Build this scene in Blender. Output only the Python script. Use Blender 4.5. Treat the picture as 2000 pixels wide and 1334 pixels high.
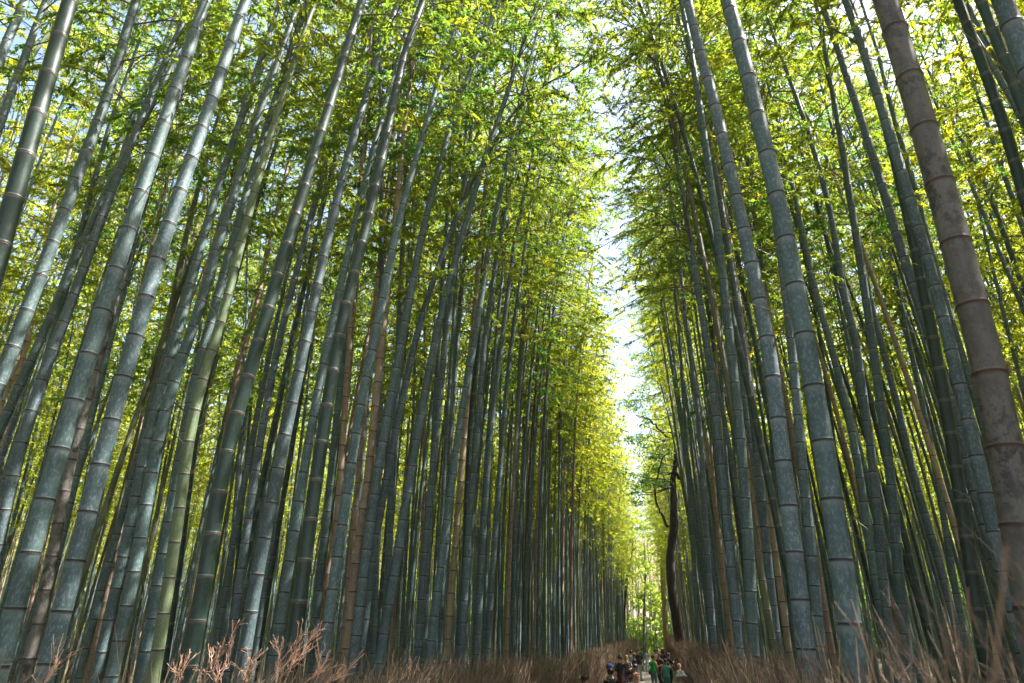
import bpy, math, random
import numpy as np

for _o in list(bpy.data.objects):
    bpy.data.objects.remove(_o)
scene = bpy.context.scene
COL = scene.collection
R = math.radians

# ------------------------------------------------------------------ camera
TILT, HEAD, CAMZ, FPX = R(23.3), R(12.6), 2.6, 1333.0
cam_d = bpy.data.cameras.new('camera')
cam_d.lens = 24.0
cam_d.sensor_width = 36.0
cam_d.clip_start = 0.05
cam_d.clip_end = 2000
cam_d.dof.use_dof = True
cam_d.dof.focus_distance = 9.0
cam_d.dof.aperture_fstop = 3.2
cam = bpy.data.objects.new('camera', cam_d)
COL.objects.link(cam)
cam.location = (0, 0, CAMZ)
cam.rotation_euler = (R(90) + TILT, 0, HEAD)
scene.camera = cam

# ------------------------------------------------------------------ sky and sun
SUN_EL, SUN_AZ = R(57), R(74)         # azimuth clockwise from +Y (the path direction)
world = bpy.data.worlds.new('World')
scene.world = world
world.use_nodes = True
wn = world.node_tree
bg = wn.nodes['Background']
sky = wn.nodes.new('ShaderNodeTexSky')
sky.sky_type = 'NISHITA'
sky.sun_disc = False
sky.sun_elevation = SUN_EL
sky.sun_rotation = SUN_AZ
sky.air_density = 1.0
sky.dust_density = 3.5
wn.links.new(sky.outputs[0], bg.inputs[0])
bg.inputs[1].default_value = 0.105
sun_d = bpy.data.lights.new('sun', 'SUN')
sun_d.energy = 5.0
sun_d.angle = R(0.45)
sun_d.color = (1.0, 0.95, 0.88)
sun = bpy.data.objects.new('sun', sun_d)
COL.objects.link(sun)
sun.rotation_euler = (R(90) - SUN_EL, 0, -SUN_AZ + math.pi)
sun.rotation_euler = (math.pi / 2 - SUN_EL, 0, math.pi - SUN_AZ)
sun.location = (20, 30, 60)
scene.view_settings.view_transform = 'Standard'
scene.view_settings.look = 'None'
scene.view_settings.gamma = 1.0
scene.view_settings.exposure = 2.35
scene.cycles.max_bounces = 8
scene.cycles.diffuse_bounces = 5
scene.cycles.glossy_bounces = 2
scene.cycles.transmission_bounces = 5
scene.cycles.use_denoising = True
scene.cycles.sample_clamp_indirect = 6

# ------------------------------------------------------------------ geometry helpers
hd = np.array([-math.sin(HEAD), math.cos(HEAD), 0.0])
rt = np.array([math.cos(HEAD), math.sin(HEAD), 0.0])
zz = np.array([0, 0, 1.0])
FW = hd * math.cos(TILT) + zz * math.sin(TILT)
UP = -hd * math.sin(TILT) + zz * math.cos(TILT)
CP = np.array([0, 0, CAMZ])

def ray(px, py):
    return FW + rt * (px - 1000) / FPX - UP * (py - 667) / FPX

def project(P):
    v = np.asarray(P, float) - CP
    d = v @ FW
    return np.stack([1000 + FPX * (v @ rt) / d, 667 - FPX * (v @ UP) / d, d], -1)

def at_depth(px, py, depth):
    return CP + ray(px, py) * depth

def at_z(px, py, z):
    r = ray(px, py)
    return CP + r * ((z - CAMZ) / r[2])

class Geo:
    """collects vertices, quads, a per-vertex node coordinate and tint, a material index per face"""
    def __init__(s):
        s.v, s.f, s.n, s.t, s.m, s.c = [], [], [], [], [], 0
    def add(s, v, f, node=None, tint=None, mat=0):
        v = np.asarray(v, float).reshape(-1, 3)
        f = np.asarray(f, int).reshape(-1, 4)
        s.v.append(v); s.f.append(f + s.c)
        s.n.append(np.zeros(len(v)) if node is None else np.asarray(node, float).ravel())
        s.t.append(np.full(len(v), .5) if tint is None else np.broadcast_to(np.asarray(tint, float).ravel(), (len(v),)))
        s.m.append(np.full(len(f), mat))
        s.c += len(v)
    def build(s, name, mats, smooth=True):
        v = np.concatenate(s.v); f = np.concatenate(s.f)
        me = bpy.data.meshes.new(name)
        me.vertices.add(len(v)); me.vertices.foreach_set('co', v.astype(np.float32).ravel())
        tri = f[:, 2] == f[:, 3]
        if tri.any():
            cnt = np.where(tri, 3, 4)
            idx = f.ravel()[np.stack([np.ones(len(f), bool)] * 3 + [~tri], 1).ravel()]
        else:
            cnt = np.full(len(f), 4); idx = f.ravel()
        me.loops.add(len(idx)); me.loops.foreach_set('vertex_index', idx.astype(np.int32))
        me.polygons.add(len(f))
        st = np.concatenate([[0], np.cumsum(cnt)[:-1]])
        me.polygons.foreach_set('loop_start', st.astype(np.int32))
        me.polygons.foreach_set('loop_total', cnt.astype(np.int32))
        me.polygons.foreach_set('material_index', np.concatenate(s.m).astype(np.int32))
        me.polygons.foreach_set('use_smooth', np.full(len(f), smooth))
        a = me.attributes.new('node', 'FLOAT', 'POINT'); a.data.foreach_set('value', np.concatenate(s.n).astype(np.float32))
        a = me.attributes.new('tint', 'FLOAT', 'POINT'); a.data.foreach_set('value', np.concatenate(s.t).astype(np.float32))
        for m in (mats if isinstance(mats, (list, tuple)) else [mats]):
            me.materials.append(m)
        me.update(calc_edges=True)
        return me

def unit(a):
    return a / np.maximum(np.linalg.norm(a, axis=-1, keepdims=True), 1e-9)

def tubes(G, paths, radii, k=3, node=None, tint=None, mat=0, cap=False):
    """paths (T,n,3), radii (T,n): all swept at once"""
    paths = np.asarray(paths, float); T, n, _ = paths.shape
    radii = np.broadcast_to(radii, (T, n))
    tan = np.gradient(paths, axis=1); tan = unit(tan)
    whole = unit(paths[:, -1] - paths[:, 0])
    ref = np.where(np.abs(whole[:, :1]) > .8, np.array([[0, 1., 0]]), np.array([[1., 0, 0]]))[:, None, :]
    a = unit(np.cross(tan, ref)); b = np.cross(tan, a)
    th = np.arange(k) * 2 * math.pi / k
    off = a[:, :, None, :] * np.cos(th)[None, None, :, None] + b[:, :, None, :] * np.sin(th)[None, None, :, None]
    v = paths[:, :, None, :] + off * radii[:, :, None, None]
    i = np.arange(n - 1)[:, None]; j = np.arange(k)[None, :]
    q = np.stack([i * k + j, i * k + (j + 1) % k, (i + 1) * k + (j + 1) % k, (i + 1) * k + j], -1).reshape(-1, 4)
    f = (q[None] + (np.arange(T) * n * k)[:, None, None]).reshape(-1, 4)
    nd = None if node is None else np.repeat(np.asarray(node, float).reshape(T, n), k, axis=1)
    tn = None if tint is None else np.repeat(np.broadcast_to(np.asarray(tint, float).reshape(T, -1), (T, n)), k, axis=1)
    G.add(v.reshape(-1, 3), f, nd, tn, mat)
    if cap and k >= 4:
        for t in range(T):
            for e in (0, n - 1):
                c = paths[t, e]; base = t * n * k + e * k
                ring = v[t, e]
                vv = np.vstack([ring, c[None]])
                ff = [[j, (j + 1) % k, k, k] for j in range(k)]
                G.add(vv, ff, None, None if tint is None else np.full(k + 1, np.asarray(tint, float).ravel()[0]), mat)

def rings(G, cs, rx, ry, k=12, tint=None, mat=0, rot=0.0, axis_tan=None, close=True):
    """loft of ellipses with centres cs (n,3) lying level (rx along local x, ry along y)"""
    cs = np.asarray(cs, float); n = len(cs)
    th = np.arange(k) * 2 * math.pi / k
    c, s_ = math.cos(rot), math.sin(rot)
    x = np.asarray(rx, float)[:, None] * np.cos(th); y = np.asarray(ry, float)[:, None] * np.sin(th)
    v = np.stack([cs[:, 0:1] + x * c - y * s_, cs[:, 1:2] + x * s_ + y * c, np.repeat(cs[:, 2:3], k, 1)], -1)
    i = np.arange(n - 1)[:, None]; j = np.arange(k)[None, :]
    q = np.stack([i * k + j, i * k + (j + 1) % k, (i + 1) * k + (j + 1) % k, (i + 1) * k + j], -1).reshape(-1, 4)
    v = v.reshape(-1, 3); f = list(map(list, q))
    if close:
        v = np.vstack([v, cs[0], cs[-1]])
        for jj in range(k):
            f.append([(jj + 1) % k, jj, n * k, n * k])
            f.append([(n - 1) * k + jj, (n - 1) * k + (jj + 1) % k, n * k + 1, n * k + 1])
    G.add(v, f, None, tint, mat)

def ellipsoid(G, c, r, k=10, n=7, tint=None, mat=0):
    ph = np.linspace(-math.pi / 2 + .08, math.pi / 2 - .08, n)
    cs = np.stack([np.full(n, c[0]), np.full(n, c[1]), c[2] + r[2] * np.sin(ph)], 1)
    rings(G, cs, r[0] * np.cos(ph), r[1] * np.cos(ph), k, tint, mat)

def link(name, me, parent=None, **props):
    o = bpy.data.objects.new(name, me)
    COL.objects.link(o)
    if parent is not None:
        o.parent = parent
    for k_, v_ in props.items():
        if v_ is not None:
            o[k_] = v_
    return o

def empty(name, loc, **props):
    o = link(name, None, None, **props)
    o.location = loc
    o.empty_display_size = .2
    return o

# ------------------------------------------------------------------ materials
def new_mat(name):
    m = bpy.data.materials.new(name); m.use_nodes = True
    nt = m.node_tree
    return m, nt, nt.nodes['Principled BSDF']

def N(nt, t, **kw):
    n = nt.nodes.new(t)
    for k_, v_ in kw.items():
        setattr(n, k_, v_)
    return n

def math_(nt, op, a, b=None, c=None, clamp=False):
    n = N(nt, 'ShaderNodeMath', operation=op); n.use_clamp = clamp
    for i, x in enumerate((a, b, c)):
        if x is None: continue
        if hasattr(x, 'is_output'): nt.links.new(x, n.inputs[i])
        else: n.inputs[i].default_value = x
    return n.outputs[0]

def mix(nt, f, a, b, blend='MIX'):
    n = N(nt, 'ShaderNodeMix', data_type='RGBA', blend_type=blend)
    for s_, x in ((0, f), (6, a), (7, b)):
        if hasattr(x, 'is_output'): nt.links.new(x, n.inputs[s_])
        elif s_ == 0: n.inputs[0].default_value = x
        else: n.inputs[s_].default_value = (*x, 1)
    return n.outputs[2]

def noise(nt, scale, detail=3, rough=.55, vec=None, stretch=None):
    n = N(nt, 'ShaderNodeTexNoise'); n.inputs['Scale'].default_value = scale
    n.inputs['Detail'].default_value = detail; n.inputs['Roughness'].default_value = rough
    if vec is None:
        tc = N(nt, 'ShaderNodeTexCoord'); vec = tc.outputs['Object']
    if stretch:
        mp = N(nt, 'ShaderNodeMapping'); mp.inputs['Scale'].default_value = stretch
        nt.links.new(vec, mp.inputs[0]); vec = mp.outputs[0]
    nt.links.new(vec, n.inputs['Vector'])
    return n.outputs[0]

def ramp(nt, fac, lo, hi):
    n = N(nt, 'ShaderNodeMapRange'); n.inputs[1].default_value = lo; n.inputs[2].default_value = hi
    nt.links.new(fac, n.inputs[0]); return n.outputs[0]

def culm_mat(name, col_a, col_b, bloom, ring_col, dark_col, spots=0.0, spot_col=(.05, .04, .035), rough=.58):
    m, nt, bs = new_mat(name)
    at = N(nt, 'ShaderNodeAttribute', attribute_name='node'); tn = N(nt, 'ShaderNodeAttribute', attribute_name='tint')
    oi = N(nt, 'ShaderNodeObjectInfo')
    fr = math_(nt, 'FRACT', at.outputs['Fac'])
    big = noise(nt, 3.0, 4, .6, stretch=(1, 1, .35))
    fine = noise(nt, 60.0, 4, .7, stretch=(1, 1, .5))
    streak = noise(nt, 40, 2, .5, stretch=(1, 1, .03))
    c = mix(nt, ramp(nt, big, .3, .7), col_a, col_b)
    c = mix(nt, math_(nt, 'MULTIPLY', ramp(nt, streak, .4, .75), .35), c, tuple(x * 1.25 for x in col_b))
    lich = noise(nt, 13.0, 6, .75, stretch=(1, 1, .6))
    c = mix(nt, math_(nt, 'MULTIPLY', ramp(nt, lich, .54, .70), .26), c, tuple(x * .55 for x in col_a))
    c = mix(nt, math_(nt, 'MULTIPLY', ramp(nt, fine, .50, .66), min(1.0, bloom * 1.5)), c, (.24, .29, .31))
    # waxy bloom collecting under each node
    und = ramp(nt, fr, .72, .97)
    c = mix(nt, math_(nt, 'MULTIPLY', math_(nt, 'MULTIPLY', und, und), bloom), c, (.27, .32, .345))
    # internode to internode variation
    fl = math_(nt, 'FLOOR', at.outputs['Fac'])
    wn_ = N(nt, 'ShaderNodeTexWhiteNoise', noise_dimensions='1D')
    nt.links.new(math_(nt, 'ADD', fl, math_(nt, 'MULTIPLY', oi.outputs['Random'], 91.7)), wn_.inputs['W'])
    val = math_(nt, 'ADD', math_(nt, 'MULTIPLY', wn_.outputs[0], .22), .78)
    val = math_(nt, 'MULTIPLY', val, math_(nt, 'ADD', math_(nt, 'MULTIPLY', tn.outputs['Fac'], .6), .7))
    val = math_(nt, 'MULTIPLY', val, math_(nt, 'ADD', math_(nt, 'MULTIPLY', oi.outputs['Random'], .45), .72))
    hs = N(nt, 'ShaderNodeHueSaturation')
    nt.links.new(val, hs.inputs['Value']); nt.links.new(c, hs.inputs['Color'])
    nt.links.new(math_(nt, 'ADD', math_(nt, 'MULTIPLY', oi.outputs['Random'], .07), .465), hs.inputs['Hue'])
    c = hs.outputs[0]
    if spots:
        sp = noise(nt, 17, 6, .75, stretch=(1, 1, .7)); sp2 = noise(nt, 2.6, 3, .5)
        msk = math_(nt, 'MULTIPLY', ramp(nt, sp, .47, .56), ramp(nt, sp2, .34, .54))
        c = mix(nt, math_(nt, 'MULTIPLY', msk, spots), c, spot_col)
        dots = noise(nt, 75, 3, .6); c = mix(nt, math_(nt, 'MULTIPLY', ramp(nt, dots, .60, .68), spots * .8), c, spot_col)
        grain = noise(nt, 55, 3, .6, stretch=(1, 1, .02)); c = mix(nt, math_(nt, 'MULTIPLY', ramp(nt, grain, .45, .75), .35), c, tuple(x * .5 for x in col_a))
    # ring: pale collar above the scar, dark scar
    d = math_(nt, 'ABSOLUTE', math_(nt, 'SUBTRACT', math_(nt, 'FRACT', math_(nt, 'ADD', at.outputs['Fac'], .5)), .5))
    pale = math_(nt, 'SUBTRACT', 1.0, ramp(nt, d, .035, .06))
    c = mix(nt, math_(nt, 'MULTIPLY', pale, .35), c, ring_col)
    dk = math_(nt, 'SUBTRACT', 1.0, ramp(nt, d, .016, .032))
    c = mix(nt, math_(nt, 'MULTIPLY', dk, .92), c, dark_col)
    nt.links.new(c, bs.inputs['Base Color'])
    rr = math_(nt, 'ADD', math_(nt, 'MULTIPLY', fine, .25), rough - .12)
    nt.links.new(rr, bs.inputs['Roughness'])
    bp = N(nt, 'ShaderNodeBump'); bp.inputs['Strength'].default_value = .25; bp.inputs['Distance'].default_value = .004
    nt.links.new(fine, bp.inputs['Height']); nt.links.new(bp.outputs[0], bs.inputs['Normal'])
    return m

M = {}
M['grey'] = culm_mat('culm_grey_green', (.046, .086, .094), (.082, .134, .143), .5, (.15, .17, .165), (.02, .017, .014))
M['green'] = culm_mat('culm_dark_green', (.015, .040, .034), (.028, .060, .045), .08, (.22, .22, .19), (.09, .07, .05), rough=.42)
M['olive'] = culm_mat('culm_olive', (.075, .10, .045), (.115, .135, .06), .18, (.26, .24, .18), (.04, .028, .018))
M['tan'] = culm_mat('culm_tan', (.26, .19, .135), (.36, .26, .18), .12, (.30, .2, .15), (.06, .03, .02), .35)
M['brown'] = culm_mat('culm_dead', (.145, .130, .115), (.215, .195, .172), .2, (.12, .08, .062), (.05, .022, .016), .95, (.03, .026, .026), rough=.6)

def leaf_mat(name, c1, c2, t1, t2, tw=.55):
    m, nt, bs = new_mat(name)
    tn = N(nt, 'ShaderNodeAttribute', attribute_name='tint'); oi = N(nt, 'ShaderNodeObjectInfo')
    f = math_(nt, 'ADD', math_(nt, 'MULTIPLY', tn.outputs['Fac'], .55), math_(nt, 'MULTIPLY', oi.outputs['Random'], .45))
    cd = mix(nt, f, c1, c2); ct = mix(nt, f, t1, t2)
    nt.links.new(cd, bs.inputs['Base Color']); bs.inputs['Roughness'].default_value = .55; bs.inputs['Specular IOR Level'].default_value = .2
    tr = N(nt, 'ShaderNodeBsdfTranslucent'); nt.links.new(ct, tr.inputs[0])
    ms = N(nt, 'ShaderNodeMixShader'); ms.inputs[0].default_value = tw
    nt.links.new(bs.outputs[0], ms.inputs[1]); nt.links.new(tr.outputs[0], ms.inputs[2])
    nt.links.new(ms.outputs[0], nt.nodes['Material Output'].inputs[0])
    return m
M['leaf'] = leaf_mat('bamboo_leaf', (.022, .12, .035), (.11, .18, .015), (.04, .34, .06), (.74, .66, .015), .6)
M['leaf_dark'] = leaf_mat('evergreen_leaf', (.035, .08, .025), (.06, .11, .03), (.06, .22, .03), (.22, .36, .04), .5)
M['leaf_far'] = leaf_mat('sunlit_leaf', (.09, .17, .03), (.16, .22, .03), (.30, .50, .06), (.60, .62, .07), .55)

def plain(name, a, b, scale=8, rough=.7, bump=.2, stretch=None, tint=False, lo=.35, hi=.65, detail=5, dist=.02):
    m, nt, bs = new_mat(name)
    nz = noise(nt, scale, detail, .6, stretch=stretch)
    c = mix(nt, ramp(nt, nz, lo, hi), a, b)
    if tint:
        tn = N(nt, 'ShaderNodeAttribute', attribute_name='tint')
        hs = N(nt, 'ShaderNodeHueSaturation'); nt.links.new(c, hs.inputs['Color'])
        nt.links.new(math_(nt, 'ADD', math_(nt, 'MULTIPLY', tn.outputs['Fac'], 1.1), .45), hs.inputs['Value'])
        c = hs.outputs[0]
    nt.links.new(c, bs.inputs['Base Color']); bs.inputs['Roughness'].default_value = rough
    if bump:
        bp = N(nt, 'ShaderNodeBump'); bp.inputs['Strength'].default_value = bump; bp.inputs['Distance'].default_value = dist
        nt.links.new(nz, bp.inputs['Height']); nt.links.new(bp.outputs[0], bs.inputs['Normal'])
    return m
M['litter'] = plain('leaf_litter', (.07, .05, .035), (.20, .15, .10), 6, .9, .5)
M['path'] = plain('packed_path', (.26, .235, .215), (.34, .31, .285), 2.0, .9, .15)
M['kerb'] = plain('kerb_stone', (.16, .15, .14), (.26, .25, .23), 9, .9, .3)
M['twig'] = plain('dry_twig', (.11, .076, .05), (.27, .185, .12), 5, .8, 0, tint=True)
M['twig_sunlit'] = plain('reddish_sunlit_twig', (.50, .28, .18), (.74, .46, .33), 12, .7, 0, tint=True)  # reddish dry twig, colour raised to stand in for sunlight on it
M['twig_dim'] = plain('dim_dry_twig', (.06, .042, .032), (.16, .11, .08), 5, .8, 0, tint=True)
M['branch'] = plain('bamboo_branch', (.08, .08, .045), (.15, .125, .075), 5, .6, 0)
M['core'] = plain('packed_brush', (.035, .022, .016), (.10, .065, .045), 14, .95, .6, stretch=(1, 1, .15))
M['bark_dark'] = plain('dark_bark', (.012, .009, .008), (.040, .031, .027), 7, .9, .7, stretch=(1, 1, .3), dist=.05)
M['bark_tan'] = plain('tan_bark', (.22, .14, .07), (.34, .24, .13), 5, .9, .5, stretch=(1, 1, .25), dist=.04)

# ------------------------------------------------------------------ the lie of the land
def bend(y):
    y = np.asarray(y, float)
    return -0.00026 * np.clip(y, 0, None) ** 2
def left_edge(y): return -3.05 + bend(y)
def right_edge(y): return .66 + bend(y)

def sheet(name, xs, ys, zf, mat, shift=None):
    X, Y = np.meshgrid(xs, ys); Z = zf(X, Y)
    if shift is not None: X = X + shift(Y)
    ny, nx = X.shape
    i = np.arange(ny - 1)[:, None]; j = np.arange(nx - 1)[None]
    f = np.stack([i * nx + j, i * nx + j + 1, (i + 1) * nx + j + 1, (i + 1) * nx + j], -1).reshape(-1, 4)
    G = Geo(); G.add(np.stack([X, Y, Z], -1), f)
    return link(name, G.build(name, M[mat]), kind='structure')

def ground_z(x, y):
    c = x - bend(y) + 1.3
    side = np.clip((np.abs(c) - 2.6) / 12, 0, 1)
    far = np.clip((np.hypot(x, y - 5) - 100) / 120, 0, 1)
    return .35 * side ** 1.2 + 30 * far ** 1.2 + .05 * np.sin(x * 1.3) * np.sin(y * 1.1) * side
sheet('ground', np.concatenate([np.linspace(-230, -60, 12), np.linspace(-58, 58, 90), np.linspace(60, 230, 12)]),
      np.concatenate([np.linspace(-120, -22, 8), np.linspace(-20, 110, 100), np.linspace(115, 260, 14)]), ground_z, 'litter')
sheet('path', np.linspace(-2.75, .1, 8), np.linspace(-12, 92, 80), lambda x, y: np.full_like(x, .004), 'path', bend)

# ------------------------------------------------------------------ bamboo
NH = 90
def diam(s, D0):
    """diameter at the share s of the whole length"""
    return D0 * np.clip(1 - np.clip(s, 0, 1) ** 2.0, 0.015, 1) ** .85

def node_coord(length, L):
    """node number at arc length: internodes 0.16 m at the foot growing to 0.34 m"""
    s = np.asarray(length) / L
    return length / .375 + 3.0 * (1 - np.exp(-s * 9))

def resample(path, n):
    seg = np.linalg.norm(np.diff(path, axis=0), axis=1); cum = np.concatenate([[0], np.cumsum(seg)])
    t = np.linspace(0, cum[-1], n)
    return np.stack([np.interp(t, cum, path[:, i]) for i in range(3)], 1), t

def smooth_path(path, n=60, it=6):
    p, t = resample(path, n)
    for _ in range(it):
        p[1:-1] = .25 * p[:-2] + .5 * p[1:-1] + .25 * p[2:]
    return p

def culm(G, path, D0, mat=0, fine=True, k=12, tint=.5, phase=0.0):
    p, t = resample(path, 60)
    L = t[-1]
    nd = node_coord(t, L) + phase
    if fine:                                   # rings placed exactly at the nodes, with a raised collar
        ks = np.arange(math.ceil(nd[0]), math.floor(nd[-1]) + 1)
        offs = np.array([-.5, -.06, -.03, -.012, 0.0, .012, .03, .06]); bump = np.array([0, .0, .035, .10, -.03, .075, .02, 0])
        q = (ks[:, None] + offs[None]).ravel(); b = np.tile(bump, len(ks))
        ok = (q > nd[0]) & (q < nd[-1]); q = np.concatenate([[nd[0]], q[ok], [nd[-1]]]); b = np.concatenate([[0], b[ok], [0]])
        tt = np.interp(q, nd, t)
        pp = np.stack([np.interp(tt, t, p[:, i]) for i in range(3)], 1)
        r = diam(tt / L, D0) / 2 * (1 + b)
    else:
        pp, tt, q = p[::2], t[::2], nd[::2]
        r = diam(tt / L, D0) / 2
    tubes(G, pp[None], r[None], k, node=q[None], tint=[[tint]], mat=mat)

def foliage(G, path, rng, s0=.5, leaf=(.066, .0118), nq=27, nt=7, spread=.95, step=.26, mleaf=0, mbranch=1, twigs=True):
    """pairs of branches from every node of the upper culm, each with leafy twigs"""
    p, t = resample(path, 80); L = t[-1]
    ss = np.arange(s0 * L, L - .1, step) + rng.uniform(-.03, .03, len(np.arange(s0 * L, L - .1, step)))
    B = np.repeat(ss, 2)
    gi = (np.arange(len(B)) // 10) * 2 + (np.arange(len(B)) % 2); drop = rng.uniform(0, 1, gi.max() + 1) < .2
    keep = ~drop[gi] & (rng.uniform(0, 1, len(B)) < .93); B = B[keep]; oi_ = np.nonzero(keep)[0]
    base = np.stack([np.interp(B, t, p[:, i]) for i in range(3)], 1)
    u = (B / L - s0) / (1 - s0)
    nb = len(B)
    phi = (oi_ // 10) * 1.9 + np.where(oi_ % 2, 0, math.pi) + rng.normal(0, .6, nb)
    Lb = spread * (.5 + 1.35 * np.sin(np.clip(u * .86 + .14, 0, 1) * math.pi) ** .7) * rng.uniform(.6, 1.15, nb)
    el = R(38) + rng.normal(0, .22, nb)
    d = np.stack([np.cos(phi) * np.cos(el), np.sin(phi) * np.cos(el), np.sin(el)], 1)
    tb = np.linspace(0, 1, 5)
    bp = base[:, None] + d[:, None] * (tb[None, :, None] * Lb[:, None, None])
    bp[:, :, 2] -= (tb ** 2)[None] * (Lb * .55)[:, None]
    tubes(G, bp, (.010 * (1 - .75 * tb))[None] * (.6 + .4 * Lb[:, None]), 3, mat=mbranch)
    nbr = 5; sb_ = rng.uniform(.2, s0, nbr) * L; b0 = np.stack([np.interp(sb_, t, p[:, i]) for i in range(3)], 1)
    ph_ = rng.uniform(0, 6.28, nbr); l_ = rng.uniform(.25, 1.1, nbr); d_ = np.stack([np.cos(ph_) * .75, np.sin(ph_) * .75, np.full(nbr, .65)], 1)
    t_ = np.linspace(0, 1, 5); bb = b0[:, None] + d_[:, None] * (t_[None, :, None] * l_[:, None, None]); bb[:, :, 2] -= t_ ** 2 * (l_ * .12)[:, None]
    tubes(G, bb, (.0045 * (1 - .7 * t_))[None], 3, mat=mbranch)
    # twigs
    w = rng.uniform(.28, 1.0, (nb, nt)); w[:, 0] = 1
    tw0 = base[:, None] + d[:, None] * (w * Lb[:, None])[..., None]
    tw0[..., 2] -= w ** 2 * (Lb * .55)[:, None]
    td = d[:, None] * np.array([1, 1, .2]) + rng.normal(0, .45, (nb, nt, 3)) * np.array([1, 1, .4])
    td = unit(td); tl = rng.uniform(.17, .36, (nb, nt)) * (.55 + .3 * Lb[:, None]); 
    tt_ = np.array([0, .5, 1.0])
    tp = tw0[:, :, None] + td[:, :, None] * (tt_[None, None, :, None] * tl[..., None, None])
    tp[..., 2] -= tt_[None, None] ** 2 * tl[..., None] * .35
    if twigs:
        tubes(G, tp.reshape(-1, 3, 3), (.0035 * (1 - .5 * tt_))[None], 3, mat=mbranch)
    # leaves
    q = rng.uniform(.15, 1.05, (nb, nt, nq))
    lp = tw0[:, :, None] + td[:, :, None] * (q * tl[..., None])[..., None]
    lp[..., 2] -= q ** 2 * tl[..., None] * .35
    ld = unit(td[:, :, None] * .9 + rng.normal(0, .6, (nb, nt, nq, 3)) + np.array([0, 0, -.45]))
    ll = leaf[0] * rng.uniform(.65, 1.25, (nb, nt, nq, 1)); lw = leaf[1] * rng.uniform(.7, 1.2, (nb, nt, nq, 1))
    nrm = unit(rng.normal(0, .55, (nb, nt, nq, 3)) + np.array([0, 0, 1.0]))
    side = unit(np.cross(ld, nrm))
    br = rng.uniform(0, 1, (nb, 1, 1)) * .45 + rng.uniform(0, 1, (nb, nt, 1)) * .25 + rng.uniform(0, 1, (nb, nt, nq)) * .3
    lp = lp.reshape(-1, 3); ld = ld.reshape(-1, 3); side = side.reshape(-1, 3); ll = ll.reshape(-1, 1); lw = lw.reshape(-1, 1)
    v = np.stack([lp, lp + ld * ll * .38 + side * lw, lp + ld * ll + np.array([0, 0, -.015]), lp + ld * ll * .38 - side * lw], 1)
    n = len(lp)
    G.add(v.reshape(-1, 3), np.arange(n * 4).reshape(n, 4), None, np.repeat(br.ravel(), 4), mleaf)

def arch(base, lean, az, H, A, az2, n=40, tip=.6):
    """path of a culm: straight lean, then a bow that grows toward the tip"""
    s = np.linspace(0, 1, n)
    x = base[0] + H * s * math.tan(lean) * math.cos(az) + A * s ** 3.2 * math.cos(az2)
    y = base[1] + H * s * math.tan(lean) * math.sin(az) + A * s ** 3.2 * math.sin(az2)
    z = base[2] + H * s - tip * A * .5 * s ** 6
    return np.stack([x, y, z], 1)

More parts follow.
